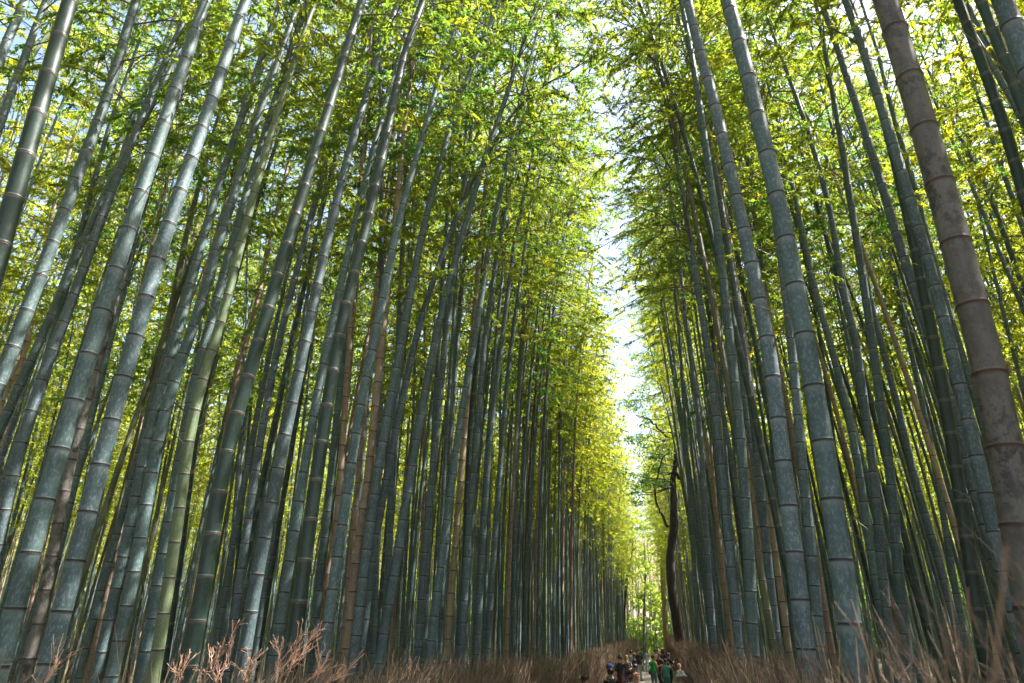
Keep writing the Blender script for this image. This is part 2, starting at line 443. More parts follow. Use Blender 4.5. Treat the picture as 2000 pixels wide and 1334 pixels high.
# --- traced culms: (kind, foot width in photo px, points in photo px from the lowest seen point up, height, label)
HERO = [
 ('grey', 46, [(20,1225),(83,990),(149,770),(183,665),(290,330),(402,0)], 'very thick grey-green bamboo leaning right from the bottom left corner'),
 ('green', 49, [(-40,640),(15,430),(48,310),(137,0)], 'thick dark green bamboo with pale rings at the upper left edge'),
 ('grey', 36, [(-20,790),(30,667),(140,375),(210,190),(265,0)], 'thick grey-green bamboo just right of the dark green one, upper left'),
 ('grey', 26, [(-40,230),(0,110),(50,0)], 'pale grey bamboo cutting the extreme top left corner'),
 ('grey', 23, [(-30,330),(8,220),(90,0)], 'sun-patched grey bamboo second from the top left corner'),
 ('grey', 20, [(40,860),(120,645),(180,490),(257,245),(312,110),(352,0)], 'medium grey-green bamboo crossed by a more slanting one, left grove'),
 ('grey', 23, [(-10,860),(85,650),(160,480),(232,315),(278,245),(345,110)], 'strongly slanting grey-green bamboo crossing in front of its straighter neighbour'),
 ('grey', 44, [(95,1290),(136,1140),(189,932),(240,740),(320,465),(400,235),(480,0)], 'very thick grey bamboo with sunlit streaks low on its stem, far left'),
 ('olive', 18, [(230,1150),(270,900),(325,650),(370,430),(430,215),(500,0)], 'medium olive green bamboo left of the thin tan one'),
 ('tan', 14, [(190,1250),(240,1000),(275,892),(325,667),(377,470),(467,115),(497,0)], 'thin tan bamboo glowing pink in the sun, left grove'),
 ('grey', 26, [(195,1290),(245,1070),(290,850),(350,640),(415,400),(497,150),(548,0)], 'mottled grey-green bamboo directly right of the thin tan one'),
 ('grey', 29, [(225,1290),(262,1120),(285,990),(310,850),(340,740),(385,620),(450,400),(500,240),(585,0)], 'thick speckled grey bamboo touching the mottled one on its left'),
 ('grey', 25, [(300,1200),(345,950),(375,760),(408,640),(455,470),(500,315),(560,120),(600,0)], 'grey bamboo with a bright sunlit upper stem, left of the tan pole'),
 ('green', 17, [(330,1240),(355,1060),(385,820),(425,667),(500,400),(580,160),(625,0)], 'slim dark green bamboo between two thick grey ones, left grove'),
 ('olive', 26, [(320,1200),(350,1000),(372,830),(410,690),(430,640)], 'yellowish green bamboo with one sunlit internode, lower left grove'),
 ('tan', 14, [(380,1230),(420,980),(460,740),(500,600),(540,415),(590,210),(655,0)], 'tan bamboo rising left of the thick dark green pole'),
 ('green', 36, [(370,1290),(392,1190),(420,1000),(457,815),(500,690),(550,510),(605,330),(707,0)], 'thick dark green bamboo with pale rings in the left middle'),
 ('grey', 19, [(455,1240),(485,1010),(515,820),(545,665),(600,450),(665,220),(745,0)], 'grey bamboo with long white sun streak right of the dark green pole'),
 ('grey', 28, [(485,1230),(500,1130),(530,985),(557,850),(600,650),(635,485),(685,285),(740,105),(780,0)], 'thick pale grey bamboo in the middle of the left grove'),
 ('grey', 22, [(540,1250),(565,1105),(585,975),(607,840),(640,667),(690,450),(760,170),(815,0)], 'grey bamboo tucked behind the second dark green pole, left side'),
 ('green', 31, [(575,1250),(592,1120),(617,940),(645,755),(665,635),(720,425),(790,100),(828,0)], 'long dark green bamboo with pale rings left of picture centre'),
 ('grey', 23, [(635,1257),(657,1100),(682,935),(700,812),(735,645),(780,425),(867,120),(905,0)], 'smooth blue-grey bamboo just left of the brown mottled pole'),
 ('tan', 21, [(672,1334),(700,1067),(720,932),(745,667),(772,435),(795,200),(820,55)], 'brown mottled bamboo standing alone among grey ones left of centre'),
 ('grey', 21, [(700,1207),(727,990),(750,850),(785,667),(825,450),(890,210),(970,15)], 'straight grey bamboo with a leafy top right of the brown pole'),
 ('grey', 19, [(705,1262),(730,1067),(770,855),(810,667),(845,550),(910,375),(1000,220),(1065,160),(1135,135)], 'pale grey bamboo bending far over the path at its top'),
 ('grey', 21, [(740,1290),(765,1157),(795,967),(830,767),(855,640),(890,505),(940,330),(1000,155)], 'speckled grey-green bamboo right of the bending one'),
 ('grey', 16, [(820,1220),(832,1057),(850,867),(870,667),(890,500),(910,330)], 'slender dark grey bamboo in the second row left of centre'),
 ('grey', 17, [(840,1270),(870,1037),(900,812),(927,667),(955,480),(990,320)], 'slender grey-green bamboo near the middle, sunlit on its right edge'),
 ('green', 13, [(905,1180),(912,967),(920,800),(937,667),(942,500)], 'slim dark green bamboo behind grey ones near the middle'),
 ('grey', 15, [(900,1290),(917,1007),(932,842),(945,667),(975,480),(1003,330)], 'pale blue bamboo near the middle of the photo'),
 ('grey', 14, [(930,1290),(945,1017),(957,842),(980,667),(1005,470),(1035,330)], 'straight slender grey bamboo left of the photo centre line'),
 ('grey', 13, [(953,1240),(965,1067),(982,842),(995,700),(1020,520),(1055,270)], 'thin grey bamboo whose leafy tip bends over near the centre'),
 ('tan', 12, [(125,430),(200,225),(235,135),(295,0)], 'thin tan bamboo behind the thick grey one, upper left'),
 ('green', 15, [(130,560),(190,330),(215,240),(262,110)], 'thin dark green bamboo behind the upper left poles'),
 ('tan', 12, [(60,640),(105,400),(150,250),(210,80),(240,0)], 'thin knotty tan bamboo in the top left gap of sky'),
 ('grey', 24, [(60,1290),(105,1110),(135,980),(190,760),(240,560),(300,330)], 'half-hidden grey bamboo between the two thickest left poles'),
 ('brown', 26, [(95,1130),(130,930),(165,800),(195,690),(230,560)], 'shaded brown-grey bamboo between the two thickest left poles'),
 ('grey', 30, [(-25,1200),(5,1010),(55,820),(95,700),(140,590),(190,450)], 'grey bamboo partly hidden at the left edge, lower half'),
 # right side
 ('grey', 38, [(1570,1245),(1550,1067),(1527,880),(1510,735),(1495,640),(1467,515),(1430,350),(1395,200),(1360,75),(1343,0)], 'thick speckled grey-green bamboo left of the thickest dark one, right grove'),
 ('grey', 51, [(1672,1330),(1655,1180),(1637,1062),(1622,947),(1602,830),(1582,715),(1560,600),(1540,487),(1517,380),(1480,230),(1445,85),(1420,0)], 'thickest blue-grey bamboo of the right grove, smooth and shaded'),
 ('grey', 19, [(1447,1300),(1435,1167),(1422,1047),(1410,927),(1400,817),(1388,720),(1367,590),(1352,485),(1335,390),(1310,245),(1295,165),(1272,70)], 'pale speckled bamboo nearest the path on the right'),
 ('grey', 25, [(1472,1310),(1466,1157),(1460,1032),(1450,910),(1440,787),(1425,667),(1405,480),(1382,310),(1355,130),(1332,10)], 'pale grey bamboo second from the path on the right'),
 ('olive', 12, [(1500,1150),(1488,950),(1470,800),(1452,667),(1410,445),(1370,320),(1340,240),(1305,180)], 'slender olive bamboo leaning left over the path, right grove'),
 ('grey', 13, [(1530,1180),(1515,950),(1500,760),(1480,560),(1455,350),(1420,135),(1390,0)], 'slender shaded grey bamboo behind the speckled one on the right'),
 ('grey', 15, [(1545,1150),(1530,900),(1512,700),(1495,565),(1465,360),(1447,215),(1435,125),(1422,20)], 'sun-edged bamboo glowing white beside the smooth thick pole'),
 ('grey', 29, [(1960,1140),(1915,1000),(1870,835),(1820,667),(1780,550),(1737,412),(1697,280),(1655,155),(1620,45),(1602,0)], 'grey-green bamboo with a thin white sun edge, right of centre grove'),
 ('grey', 35, [(1992,1240),(1950,1080),(1905,880),(1857,680),(1810,500),(1760,332),(1710,178),(1670,45),(1650,0)], 'thick grey bamboo left of the big brown spotted one'),
 ('grey', 18, [(1905,780),(1862,640),(1820,500),(1780,340),(1745,230),(1710,85),(1680,0)], 'green-grey bamboo just behind the big brown spotted one'),
 ('brown', 80, [(2000,1110),(1992,1040),(1960,830),(1905,620),(1855,430),(1807,255),(1760,100),(1730,0)], 'huge dead brown bamboo with black spots at the right edge'),
 ('green', 33, [(2060,590),(2000,380),(1957,230),(1905,90),(1870,0)], 'thick dull green bamboo cut by the right edge'),
 ('green', 35, [(2060,370),(2000,210),(1965,125),(1940,60),(1915,0)], 'thick very dark green bamboo at the upper right edge'),
 ('grey', 58, [(2070,310),(2010,140),(1985,70),(1958,0)], 'very thick blue-grey bamboo cutting the top right corner'),
 ('grey', 15, [(2040,570),(2000,450),(1955,325),(1915,200),(1870,85),(1835,0)], 'pale sunlit bamboo in front of leaves, upper right'),
 ('grey', 15, [(2030,640),(1990,540),(1940,395),(1890,295),(1830,175),(1800,110),(1765,0)], 'pale bamboo crossing behind the big brown one, upper right'),
 ('grey', 20, [(1725,1150),(1710,967),(1700,867),(1685,767),(1672,667),(1645,560),(1620,400),(1580,260),(1530,120),(1500,40)], 'medium grey-green bamboo in second row, middle of right grove'),
 ('grey', 18, [(1700,1080),(1675,900),(1650,780),(1620,667),(1590,560),(1545,350),(1520,240),(1500,165)], 'grey-green bamboo leaning left in second row of the right grove'),
 ('grey', 23, [(1765,1230),(1750,1067),(1740,930),(1725,830),(1700,640),(1667,430),(1640,260),(1607,75),(1592,0)], 'speckled grey-green bamboo right of the second-row leaning pair'),
 ('grey', 17, [(1850,1160),(1830,1080),(1790,950),(1765,840),(1720,667),(1680,500),(1650,350),(1600,150),(1565,0)], 'bamboo with a long white sunlit edge, right grove'),
 ('grey', 23, [(1600,1260),(1590,1120),(1575,1000),(1560,830),(1545,667),(1525,500),(1500,330)], 'shaded grey bamboo hugging the thickest blue-grey one on the left'),
 ('grey', 15, [(1865,1150),(1835,960),(1810,830),(1775,667),(1740,500),(1700,330)], 'slender grey bamboo between the white-edged pair, right grove'),
 ('green', 31, [(1905,1180),(1895,1100),(1880,1000),(1865,900),(1848,800),(1830,700),(1790,500)], 'thick mossy dark green bamboo in shade beside the brown one'),
 ('tan', 11, [(1425,1230),(1415,1170),(1400,1010),(1385,900),(1373,840),(1350,700)], 'thin orange-tan bamboo lit by the sun near the path'),
 ('grey', 19, [(1515,1240),(1500,1100),(1490,1000),(1470,800),(1450,667),(1425,500),(1400,350)], 'medium grey bamboo right of the pale pair near the path'),
 ('grey', 13, [(1395,1270),(1380,1060),(1370,867),(1357,760),(1345,667),(1320,450),(1295,270)], 'slender grey bamboo left of the orange-tan one near the path'),
 ('grey', 10, [(1365,1250),(1350,1020),(1340,860),(1330,700),(1312,500)], 'thin bamboo beside the dark leaning tree trunk'),
 ('green', 12, [(1660,1200),(1640,1000),(1625,830),(1600,650),(1560,450)], 'thin green bamboo glimpsed behind the thickest blue-grey one'),
]

hero_rng = np.random.default_rng(11)
hero_xy = []
count_things = 0
def seen_width(P, D, sl=0.0):
    """width along a photo row of a culm of diameter D standing at P"""
    h = unit(np.array([P[1], -P[0], 0.0])) * D / 2
    a, b = project(P - h), project(P + h)
    return abs((b[0] - a[0]) - sl * (b[1] - a[1]))
def path_from_pixels(wpx, pts, D0, H, over=False):
    # depth of the lowest seen point from the width it shows
    dep = FPX * D0 / wpx
    sl = (pts[1][0] - pts[0][0]) / (pts[1][1] - pts[0][1])
    for _ in range(12):
        P = at_depth(pts[0][0], pts[0][1], dep)
        dep *= seen_width(P, float(diam(max(P[2], 0) / H, D0)), sl) / wpx
    P0 = at_depth(pts[0][0], pts[0][1], dep)
    Q = [P0]
    for (x, y) in pts[1:]:
        r = ray(x, y); rh = r[:2]
        # point of the sight line nearest, in plan, to a plumb line through the first point
        tt = float((P0[:2] - CP[:2]) @ rh / (rh @ rh))
        q = CP + r * tt
        Q.append(q)
    Q = np.array(Q)
    dn = (Q[min(2, len(Q) - 1)] - Q[0]); slope = dn[:2] / max(dn[2], .2)
    slope = slope * .75
    foot = Q[0].copy(); foot[:2] -= slope * Q[0][2] * .8; foot[2] = -.1
    # above the last seen point: keep going, bowing toward the path
    up = Q[-1] - Q[max(-4, -len(Q))]; s = up[:2] / max(up[2], .3)
    top = []
    z = Q[-1][2]; p = Q[-1][:2].copy()
    inward = -1.0 if p[0] > -1.3 else 1.0
    mag = np.linalg.norm(s)
    if mag > .45: s = s / mag * .45
    n = 10; dz = max((H - z) / n, .12)
    for i in range(n):
        s = s * .93 + np.array([inward * (.075 if over else .022), .004]); s = np.clip(s, -.8, .8)
        p = p + s * dz; z += dz * (1 - .03 * i)
        top.append([p[0], p[1], z])
    path = np.vstack([foot[None], Q, np.array(top)])
    return smooth_path(path, 90, 5), dep

for i, (kd, w, pts, lab) in enumerate(HERO):
    D0 = .145 if kd == 'brown' and w > 60 else .128 + hero_rng.uniform(-.006, .006)
    H = 17.5 + hero_rng.uniform(-1, 1.5)
    if 'bending far' in lab: H = 12.5
    over = 'nearest the path on the right' in lab or 'leaning left over the path' in lab
    if over: H = 16.0
    path, dep = path_from_pixels(w, pts, D0, H, over)
    loc = path[0].copy(); loc[2] = 0
    o = empty('bamboo', loc, label=lab, category='bamboo', group='tall bamboos lining the path')
    G = Geo(); culm(G, path - loc, D0, fine=True, k=20 if w > 30 else 14, tint=hero_rng.uniform(.1, .95), phase=hero_rng.uniform(0, 1))
    link('culm', G.build('culm', M[kd]), o)
    G = Geo(); foliage(G, path - loc, hero_rng, s0=(.5 if over else .53) + hero_rng.uniform(-.02, .08), spread=1.5 if over else 1.0, step=.2 if over else .3)
    link('foliage', G.build('foliage', [M['leaf'], M['branch']], smooth=False), o)
    hero_xy.append(loc[:2]); count_things += 1
hero_xy = np.array(hero_xy)

# --- the rest of the grove
rng = np.random.default_rng(5)
def make_variant(i, lite=False):
    r = np.random.default_rng(100 + i)
    H = r.uniform(16.5, 20.0)
    A = r.uniform(.3, 1.5) if i % 4 else 2.1
    p = arch((0, 0, -.1), R(r.uniform(.5, 3.0)), r.uniform(-1.0, 1.0), H, A, r.uniform(-.5, .5))
    return p, H
VAR = []
for i in range(14):
    p, H = make_variant(i)
    D0 = .088 + .03 * ((i * 7) % 10) / 10
    if i >= 10: p = p * np.array([1, 1, 1.08])
    G = Geo(); culm(G, p, D0, fine=True, k=8, tint=.5)
    cm = {kd: None for kd in ('grey', 'green', 'olive', 'tan')}
    me = G.build('culm', M['grey']); cm['grey'] = me
    for kd in ('green', 'olive', 'tan'):
        m2 = me.copy(); m2.materials[0] = M[kd]; cm[kd] = m2
    G = Geo(); foliage(G, p, np.random.default_rng(200 + i), s0=.46 + .012 * i if i < 10 else .70)
    fm = G.build('foliage', [M['leaf'], M['branch']], smooth=False)
    VAR.append((cm, fm, p, D0))

cand = []
def try_points(n, xf, ylo, yhi, mind):
    for _ in range(n):
        y = rng.uniform(ylo, yhi); x = xf(y)
        if x is None: continue
        p = np.array([x, y])
        if any((c[0] - x) ** 2 + (c[1] - y) ** 2 < mind * mind for c in cand[-2500:]): continue
        if len(hero_xy) and ((hero_xy - p) ** 2).sum(1).min() < .35 ** 2: continue
        cand.append((x, y))
def lx(y): return float(left_edge(y)) - .75 - abs(rng.uniform(0, 1)) ** 1.5 * 56
def rx(y): return float(right_edge(y)) + .5 + abs(rng.uniform(0, 1)) ** 1.4 * 40
try_points(2600, lx, -9, 80, .54)
try_points(2300, rx, -9, 80, .46)
try_points(130, lambda y: float(left_edge(y)) - .55 - rng.uniform(0, 1.6), 9, 84, .5)
try_points(260, lambda y: float(right_edge(y)) + .45 + rng.uniform(0, 1.6), 8, 84, .5)
try_points(170, lambda y: rng.uniform(-16, 10), 88, 104, .8)

indiv, rest = [], []
for (x, y) in cand:
    pr = project([x, y, 3.5]); d = math.hypot(x, y)
    inview = pr[2] > 0 and -60 < pr[0] < 2060
    near_ok = True
    if pr[2] > 0 and -420 < pr[0] < 2420:
        if pr[2] < 7.5 or seen_width(np.array([x, y, 3.5]), .105) > 17.5: near_ok = False
    if not near_ok: continue
    if x > -1.3 and 10 < y < 46 and pr[0] < 1372: continue
    (indiv if inview else rest).append((d, x, y, pr[0]))
indiv.sort()
N_IND = 300 - len(HERO)
rest += indiv[N_IND:]; indiv = indiv[:N_IND]

def kind_of(r):
    u = r.uniform()
    return 'grey' if u < .68 else 'green' if u < .80 else 'olive' if u < .90 else 'tan'
LOOK = {'grey': 'grey-green', 'green': 'dark green', 'olive': 'olive', 'tan': 'tan'}
ORD = ['leftmost', 'second', 'third', 'fourth', 'fifth', 'sixth', 'seventh', 'eighth', 'ninth', 'tenth', 'eleventh', 'twelfth',
       'thirteenth', 'fourteenth', 'fifteenth', 'sixteenth', 'seventeenth', 'eighteenth', 'nineteenth', 'twentieth',
       'twenty-first', 'twenty-second', 'twenty-third', 'twenty-fourth', 'twenty-fifth', 'twenty-sixth', 'twenty-seventh', 'twenty-eighth', 'twenty-ninth', 'thirtieth']
NUM = ['', 'one', 'two', 'three', 'four', 'five', 'six', 'seven', 'eight', 'nine', 'ten', 'eleven', 'twelve', 'thirteen', 'fourteen', 'fifteen', 'sixteen']
sets = {}
recs = []
for (d, x, y, px) in indiv:
    kd = kind_of(rng); band = 'second rows' if d < 13 else 'middle rows' if d < 19 else 'back rows'
    zone = ('far left of the photo' if px < 330 else 'left part of the photo' if px < 650 else 'left of the photo centre' if px < 950
            else 'left beside the path' if x < -1.3 else 'right beside the path' if px < 1480 else 'right part of the photo' if px < 1720 else 'far right of the photo')
    recs.append([d, x, y, px, kd, (kd, band, zone)])
    sets.setdefault((kd, band, zone), []).append(recs[-1])
for key, L_ in sets.items():
    L_.sort(key=lambda r: r[3]); n = len(L_)
    kd, band, zone = key
    for i, r in enumerate(L_):
        if n == 1: lab = f'only slender {LOOK[kd]} bamboo in the {band}, {zone}'
        elif i == 0: lab = f'leftmost slender {LOOK[kd]} bamboo of the {band}, {zone}'
        elif i == n - 1: lab = f'rightmost slender {LOOK[kd]} bamboo of the {band}, {zone}'
        else:
            o_ = ORD[i] if i < len(ORD) else 'next'
            lab = f'{o_} slender {LOOK[kd]} bamboo from left in the {band}, {zone}'
        r.append(lab)
for (d, x, y, px, kd, key, lab) in recs:
    cm, fm, p, D0 = VAR[rng.integers(10)]
    if x < -1.3 and px > 850 and y > 10 and rng.uniform() < .55: cm, fm, p, D0 = VAR[[0, 4, 8][rng.integers(3)]]
    if x > -1.3 and px < 1480 and 9 < y < 48: cm, fm, p, D0 = VAR[10 + rng.integers(4)]
    o = empty('bamboo', (x, y, float(ground_z(np.array(x), np.array(y)))), label=lab, category='bamboo', group='tall bamboos lining the path')
    inward = 0.0 if x < -1.3 else math.pi
    if x > -1.3 and px < 1460: inward = math.pi * .5
    wild = .9 if (abs(x + 1.3 - float(bend(y))) < 6) else 1.3
    o.rotation_euler = (rng.normal(0, .012), rng.normal(0, .012), inward + rng.normal(0, wild))
    s = rng.uniform(.86, 1.14)
    if y > 22 and px > 900 and px < 1520: s = rng.uniform(.98, 1.22); o.rotation_euler.z = (0.0 if x < -1.3 else math.pi * .75) + rng.normal(0, .5)
    if x < -1.3 and px > 850 and y > 10: s = rng.uniform(1.0, 1.2); o.rotation_euler.z = rng.normal(0, .5)
    o.scale = (s, s, s)
    link('culm', cm[kd], o); link('foliage', fm, o)

# beyond the three hundred nearest, the grove is one mass
G = Geo()
GF = Geo()
LV = []; FV = []; HV = []
for i in range(3):
    p, H = make_variant(40 + i); p = p * np.array([1, 1, 1.1])
    g = Geo(); foliage(g, p, np.random.default_rng(500 + i), s0=.70, leaf=(.11, .019), nq=13, nt=6, step=.36, twigs=False)
    HV.append((np.concatenate(g.v), np.concatenate(g.f), np.concatenate(g.t), np.concatenate(g.m)))
for i in range(6):                 # lighter crowns for the mass
    p, H = make_variant(40 + i)
    g = Geo(); foliage(g, p, np.random.default_rng(300 + i), s0=.45, leaf=(.088, .0155), nq=21, nt=6, step=.36, twigs=False)
    v = np.concatenate(g.v); f = np.concatenate(g.f); t = np.concatenate(g.t); m = np.concatenate(g.m)
    g2 = Geo(); culm(g2, p, .10, fine=False, k=6)
    g = Geo(); foliage(g, p, np.random.default_rng(400 + i), s0=.42, leaf=(.18, .034), nq=5, nt=4, step=.42, twigs=False)
    FV.append((np.concatenate(g.v), np.concatenate(g.f), np.concatenate(g.t), np.concatenate(g.m)))
    LV.append((v, f, t, m, np.concatenate(g2.v), np.concatenate(g2.f), np.concatenate(g2.n)))
for (d, x, y, px) in rest:
    if d > 108 or d < 5: continue
    li = rng.integers(len(LV)); v, f, t, m, cv, cf, cn = LV[li]
    if d > 27: v, f, t, m = FV[li]
    if x > -1.3 and 9 < y < 48 and px < 1480: v, f, t, m = HV[li % 3]
    inward = 0.0 if x < -1.3 else math.pi
    a = inward + rng.normal(0, .9 if abs(x + 1.3 - float(bend(y))) < 6 else 1.5); s = rng.uniform(.88, 1.14)
    Rm = np.array([[math.cos(a), -math.sin(a), 0], [math.sin(a), math.cos(a), 0], [0, 0, 1]]) * s
    off = np.array([x, y, float(ground_z(np.array(x), np.array(y)))])
    tt = np.clip(t * .55 + rng.uniform(0, .45), 0, 1)
    G.add(v @ Rm.T + off, f, None, tt, 0); G.m[-1] = m.copy()
    kd = kind_of(rng)
    G.add(cv @ Rm.T + off, cf, cn, rng.uniform(.3, .8), {'grey': 2, 'green': 3, 'olive': 4, 'tan': 5}[kd])
link('bamboo_thicket', G.build('bamboo_thicket', [M['leaf'], M['branch'], M['grey'], M['green'], M['olive'], M['tan']], smooth=False),
     kind='stuff', category='bamboo thicket', label='dense mass of thin bamboos filling the grove far behind the nearer poles')
print('individual', len(recs) + len(HERO), 'mass', len(rest))

# ------------------------------------------------------------------ sunlit woods beyond the grove
def leaf_cloud(G, centres, rad, n, rng, size=(.3, .12), mat=0, flat=.6):
    centres = np.asarray(centres); c = np.repeat(centres, n, 0)
    r = np.repeat(np.broadcast_to(rad, (len(centres),)), n)
    u = unit(rng.normal(0, 1, (len(c), 3))) * rng.uniform(.35, 1, (len(c), 1)) ** .6
    p = c + u * r[:, None] * np.array([1, 1, flat])
    d = unit(rng.normal(0, 1, (len(c), 3)) + np.array([0, 0, -.3])); nr = unit(rng.normal(0, .7, (len(c), 3)) + np.array([0, 0, 1]))
    s = unit(np.cross(d, nr)); l = size[0] * rng.uniform(.6, 1.3, (len(c), 1)); w = size[1] * rng.uniform(.6, 1.2, (len(c), 1))
    v = np.stack([p, p + d * l * .45 + s * w, p + d * l, p + d * l * .45 - s * w], 1)
    tn = np.repeat(np.clip(np.repeat(rng.uniform(0, 1, len(centres)), n) * .6 + rng.uniform(0, .4, len(c)), 0, 1), 4)
    G.add(v.reshape(-1, 3), np.arange(len(c) * 4).reshape(-1, 4), None, tn, mat)
G = Geo(); wr = np.random.default_rng(77)
cs, rd = [], []
for _ in range(1400):
    az = wr.uniform(R(-110), R(85)); dd = wr.uniform(90, 112)
    cs.append([math.sin(az) * dd, math.cos(az) * dd, abs(wr.normal(0, 1)) * 5.0 + .3]); rd.append(wr.uniform(1.8, 3.4))
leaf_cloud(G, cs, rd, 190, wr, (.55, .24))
cs, rd = [], []
for _ in range(1500):
    az = wr.uniform(R(-110), R(85)); dd = wr.uniform(82, 104)
    if R(-8) < az < R(2): continue
    cs.append([math.sin(az) * dd, math.cos(az) * dd, wr.uniform(.3, 9)]); rd.append(wr.uniform(1.5, 2.8))
leaf_cloud(G, cs, rd, 150, wr, (.5, .22), mat=1)  # low fill in darker leaves, forest shade put into the colour
link('far_woods', G.build('far_woods', [M['leaf_far'], M['leaf_dark']], smooth=False), kind='stuff', category='woods', label='bright green far-off woods glimpsed between the bamboo stems')

# ------------------------------------------------------------------ trees at the end of the path
def px_path(pts, depth_y):
    out = []
    for (x, y, w) in pts:
        r = ray(x, y); P = CP + r * (depth_y / r[1]); k = FPX / ((P - CP) @ FW)
        out.append([*P, w / k / 2])
    return np.array(out)
def tree(name, lab, trunk, limbs, depth_y, bark, crown, leafm, leafsize, nleaf=400, group=None):
    T = px_path(trunk, depth_y); loc = np.array([T[0, 0], T[0, 1], 0])
    o = empty(name, loc, label=lab, category='tree', group=group)
    foot = T[0].copy(); foot[2] = -.1; foot[3] *= 1.25; foot[0] += .25 * (T[0, 0] - T[1, 0])
    T = np.vstack([foot, T])
    G = Geo()
    sp, t = resample(T[:, :3], 50); rad = np.interp(t, np.concatenate([[0], np.cumsum(np.linalg.norm(np.diff(T[:, :3], axis=0), axis=1))]), T[:, 3])
    rr = np.random.default_rng(len(lab)); rad = rad * (1 + rr.normal(0, .05, len(rad)))
    tubes(G, (sp - loc)[None], rad[None], 12)
    link('trunk', G.build('trunk', M[bark]), o)
    for lb in limbs:
        Lp = px_path(lb, depth_y + rr.uniform(-.3, .3)); Lp = Lp
        G = Geo(); q, t2 = resample(Lp[:, :3], 20)
        q[1:-1] += rr.normal(0, .05, (18, 3)); q[:, 1] += np.linspace(0, rr.uniform(-1.5, 1.5), 20)
        r2 = np.interp(t2, np.concatenate([[0], np.cumsum(np.linalg.norm(np.diff(Lp[:, :3], axis=0), axis=1))]), Lp[:, 3])
        tubes(G, (q - loc)[None], r2[None], 8)
        link('limb', G.build('limb', M[bark]), o)
    if crown:
        G = Geo(); cc = []; cr = []
        for (x, y, spread, n) in crown:
            for _ in range(n):
                P = px_path([(x + rr.normal(0, spread), y + rr.normal(0, spread * .8), 1)], depth_y + rr.normal(0, 1.6))[0]
                cc.append(P[:3] - loc); cr.append(rr.uniform(.35, .9))
        leaf_cloud(G, cc, cr, nleaf, rr, leafsize, flat=.45)
        # thin twigs reaching the leaf clumps
        tw = []
        tp = sp - loc
        for c in cc[::2]:
            j = np.argmin(((tp - np.array(c)) ** 2).sum(1)); a = tp[j]
            m_ = (a + np.array(c)) / 2 + np.array([0, 0, -.2]); tw.append([a, m_, c])
        tubes(G, np.array(tw), np.array([[.05, .03, .01]]), 4, mat=1)
        link('crown', G.build('crown', [M[leafm], M[bark]], smooth=False), o)
    return o
tree('broadleaf_tree', 'dark crooked tree trunk leaning beside the path behind the right fence',
     [(1331,1262,21),(1320,1207,19),(1312,1147,18),(1309,1102,17),(1311,1067,16),(1317,1027,17),(1316,987,13),(1314,937,11),(1321,900,10),(1320,862,8.5),(1321,817,8),(1313,782,7),(1302,742,6),(1284,712,4),(1276,670,3)],
     [[(1306,1030,6),(1284,990,4),(1281,945,4),(1290,912,3),(1309,894,2)], [(1319,868,5),(1293,848,4),(1268,828,3),(1243,822,2)],
      [(1321,925,8),(1336,940,7),(1344,958,6),(1352,990,4),(1362,960,3)], [(1320,830,5),(1330,800,3),(1338,760,2)], [(1316,800,4),(1300,770,3),(1288,735,2),(1280,690,1.5)]],
     44, 'bark_dark', [(1258,935,16,12),(1275,880,16,9),(1248,970,12,6),(1290,930,12,5),(1290,740,22,12),(1262,825,12,5),(1280,690,24,14),(1248,785,14,9),(1252,865,12,8),(1268,620,24,16),(1262,700,16,10)], 'leaf_dark', (.15, .05), 75)
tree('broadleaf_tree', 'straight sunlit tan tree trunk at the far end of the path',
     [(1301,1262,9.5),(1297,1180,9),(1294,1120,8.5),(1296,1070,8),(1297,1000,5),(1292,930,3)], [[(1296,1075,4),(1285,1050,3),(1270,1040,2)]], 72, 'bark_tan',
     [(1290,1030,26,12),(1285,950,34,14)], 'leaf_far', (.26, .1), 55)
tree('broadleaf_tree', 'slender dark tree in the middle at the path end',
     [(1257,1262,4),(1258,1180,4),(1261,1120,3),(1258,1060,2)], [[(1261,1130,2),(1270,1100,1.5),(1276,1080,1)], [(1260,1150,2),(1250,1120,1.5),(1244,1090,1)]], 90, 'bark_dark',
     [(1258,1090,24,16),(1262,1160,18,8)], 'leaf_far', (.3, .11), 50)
tree('broadleaf_tree', 'dark forked trunk beside the left fence end',
     [(1216,1262,6),(1220,1190,5),(1224,1130,5),(1232,1095,3),(1236,1060,2)], [[(1224,1130,3),(1220,1100,2),(1222,1070,1)]], 78, 'bark_dark',
     [(1230,1040,20,12),(1238,1110,12,6)], 'leaf_far', (.28, .1), 50)

